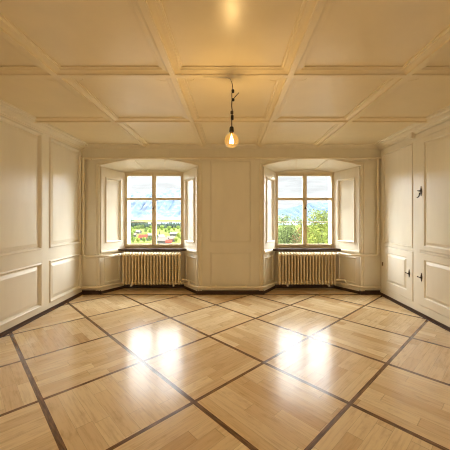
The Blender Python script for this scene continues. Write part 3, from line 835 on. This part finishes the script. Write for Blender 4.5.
# houses
m_hwall = paint('house_render', (76, 73, 68), .85, .06, 1, 0, spec=.05)
m_red = paint('red_roof_tiles', (104, 44, 34), .8, .12, 1.5, .1, spec=.05)
m_pink = paint('weathered_pink_tiles', (92, 76, 70), .8, .12, 1.5, .1, spec=.05)
m_grey = paint('pale_grey_roofing', (82, 80, 80), .7, .06, 1.5, .1, spec=.05)
m_orange = paint('salmon_gable', (112, 78, 60), .85, .06, 1, 0, spec=.05)
m_hwin = paint('house_window_glass', (52, 58, 66), .15, .1, 3, 0)
def house(px, py, w_, d_, h_, rh_, rot, roofm, label, D=None, zb=None, wallm=None):
    D = D or 31.3 * F / (py - CY)
    z = ground_z(D) if zb is None else zb
    root = tag(empty('house', (pos(px, D), D, z)), label, 'house', 'houses in the valley')
    root.rotation_euler = (0, 0, math.radians(rot))
    def put(mb, name, mat, par=None):
        o = mb.build(name, mat); o.parent = par or root; return o
    mb = MB(); mb.box(-w_ / 2, w_ / 2, -d_ / 2, d_ / 2, -1, h_)
    mb.add([(-w_ / 2, -d_ / 2, h_), (-w_ / 2, d_ / 2, h_), (-w_ / 2, 0, h_ + rh_), (w_ / 2, -d_ / 2, h_), (w_ / 2, d_ / 2, h_), (w_ / 2, 0, h_ + rh_)], [(0, 1, 2), (3, 4, 5)])
    wl_ = put(mb, 'wall', wallm or m_hwall)
    mb = MB(); o = .5; sl = rh_ / (d_ / 2)
    for s in (-1, 1):
        a = [(-w_ / 2 - o, s * (d_ / 2 + o), h_ - o * sl), (w_ / 2 + o, s * (d_ / 2 + o), h_ - o * sl), (w_ / 2 + o, 0, h_ + rh_), (-w_ / 2 - o, 0, h_ + rh_)]
        b = [(p[0], p[1], p[2] + .25) for p in a]
        mb.add(a + b, [(0, 1, 2, 3), (4, 5, 6, 7), (0, 1, 5, 4), (1, 2, 6, 5), (2, 3, 7, 6), (3, 0, 4, 7)])
    rf = put(mb, 'roof', roofm)
    mb = MB(); mb.box(w_ * .2, w_ * .2 + .8, -.4 + d_ * .1, .4 + d_ * .1, h_ + rh_ * .4, h_ + rh_ + 1.0); put(mb, 'chimney', m_hwall, rf)
    k = max(2, int(w_ / 3))
    for i in range(k):
        x = -w_ / 2 + w_ * (i + .5) / k
        for zz in ([1.2, 3.8] if h_ > 5 else [1.2]):
            mb = MB(); mb.box(x - .5, x + .5, -d_ / 2 - .05, -d_ / 2 + .1, zz, zz + 1.3); put(mb, 'window', m_hwin, wl_)
    return root
house(143.3, 240.2, 10.5, 8, 3.6, 3.6, 6, m_red, 'house with a bright red roof in the middle of the left panes')
house(137.5, 233.5, 12, 8, 3.5, 2.5, -15, m_grey, 'pale house with a whitish roof left of the red roof')
house(150.5, 237.5, 8, 7, 3.5, 2.6, 20, m_grey, 'pale house with a grey roof right of the red roof')
house(163.5, 243.5, 11, 8, 3.6, 3.4, -12, m_pink, 'large pinkish-roofed house low in the right panes of the left window')
house(171, 241.8, 9, 8, 3.6, 3.2, 18, m_pink, 'pinkish-roofed house next to the bright bush in the left window')
house(169, 244.8, 6, 5, 3.0, 2.2, 5, m_red, 'small red-brown roof at the lower edge of the left window')
house(174, 236.2, 11, 8, 4, 2.4, -8, m_grey, 'white house with a pale roof high in the valley, right panes')
house(161, 239, 8, 7, 3.2, 2.8, 35, m_grey, 'small whitish-roofed house between conifer and pink roofs')
house(133.5, 236.8, 8, 7, 3.2, 2.4, 10, m_pink, 'small house with brownish roof near the left jamb')
house(304, 0, 7.5, 8, 6.0, 4.6, 78, m_orange, 'house with a salmon red gable between the two trees in the right window', D=92, zb=-11.6, wallm=m_orange)

# ------------------------------------------------------------------ world: bright overcast sky
wd = bpy.data.worlds.new('overcast_sky'); sc.world = wd; wd.use_nodes = True
t = NT(wd.node_tree)
tc = t.n('ShaderNodeTexCoord').outputs['Generated']
sp = t.n('ShaderNodeSeparateXYZ'); t.link(tc, sp.inputs[0])
x, y, z = sp.outputs
SKY_H, SKY_FRONT, SKY_TOP, SKY_SIDE = 1.16, 10.0, 21.0, 28.0
low = t.noise(t.vec(t.m('MULTIPLY', x, 4.0), t.m('MULTIPLY', y, 4.0), t.m('MULTIPLY', z, 26.0)), 2.2, 5, .6)
streak = t.m('MULTIPLY_ADD', t.step(low, .42, .72), -.20, SKY_H)
front = t.m('MULTIPLY', t.step(z, .15, .42), t.step(y, .0, .3))
rear = t.m('MULTIPLY', t.m('MULTIPLY', t.step(t.m('ABSOLUTE', x), .42, .66), t.step(z, -.02, .1)), SKY_SIDE)
bright = t.m('ADD', t.m('MULTIPLY', front, SKY_FRONT), t.m('MULTIPLY', t.m('MULTIPLY', t.step(z, .55, .82), t.step(y, -.2, .2)), SKY_TOP))
strength = t.m('ADD', streak, t.m('ADD', bright, rear))
bg = t.n('ShaderNodeBackground'); bg.inputs[0].default_value = (.97, .985, 1.0, 1)
t.link(strength, bg.inputs[1])
o = t.n('ShaderNodeOutputWorld'); t.link(bg.outputs[0], o.inputs[0])
wd.cycles.sampling_method = 'MANUAL'; wd.cycles.sample_map_resolution = 512

# portals only tell the renderer where the sky comes in (they give off no light of their own)
def portal(name, loc, rot, w, h):
    l = bpy.data.lights.new(name, 'AREA'); l.shape = 'RECTANGLE'; l.size = w; l.size_y = h; l.cycles.is_portal = True
    o_ = bpy.data.objects.new(name, l); COL.objects.link(o_); o_.location = loc; o_.rotation_euler = rot
for q in NI: portal('sky_portal', ((q['b0'] + q['b1']) / 2, YF + .01, (SILL + WT) / 2), (-PI / 2, 0, 0), q['b1'] - q['b0'], WT - SILL)

# ------------------------------------------------------------------ camera and view
cam = bpy.data.cameras.new('camera'); co = bpy.data.objects.new('camera', cam); COL.objects.link(co)
co.location = (0, 0, CZ); co.rotation_euler = (PI / 2, 0, 0)
cam.sensor_width = 36; cam.lens = F / 450 * 36
cam.shift_x = (225 - CX) / 450; cam.shift_y = (CY - 225) / 450
cam.clip_start = .02; cam.clip_end = 12000
sc.camera = co
sc.view_settings.view_transform = 'Standard'; sc.view_settings.look = 'None'
sc.view_settings.exposure = 0; sc.view_settings.gamma = 1
sc.cycles.max_bounces = 14; sc.cycles.diffuse_bounces = 8; sc.cycles.glossy_bounces = 6; sc.cycles.transparent_max_bounces = 16
sc.cycles.use_denoising = True
sc.cycles.sample_clamp_indirect = 8
sc.cycles.use_guiding = True; sc.cycles.use_adaptive_sampling = False; sc.cycles.filter_width = 1.1
sc.cycles.caustics_reflective = False; sc.cycles.caustics_refractive = False
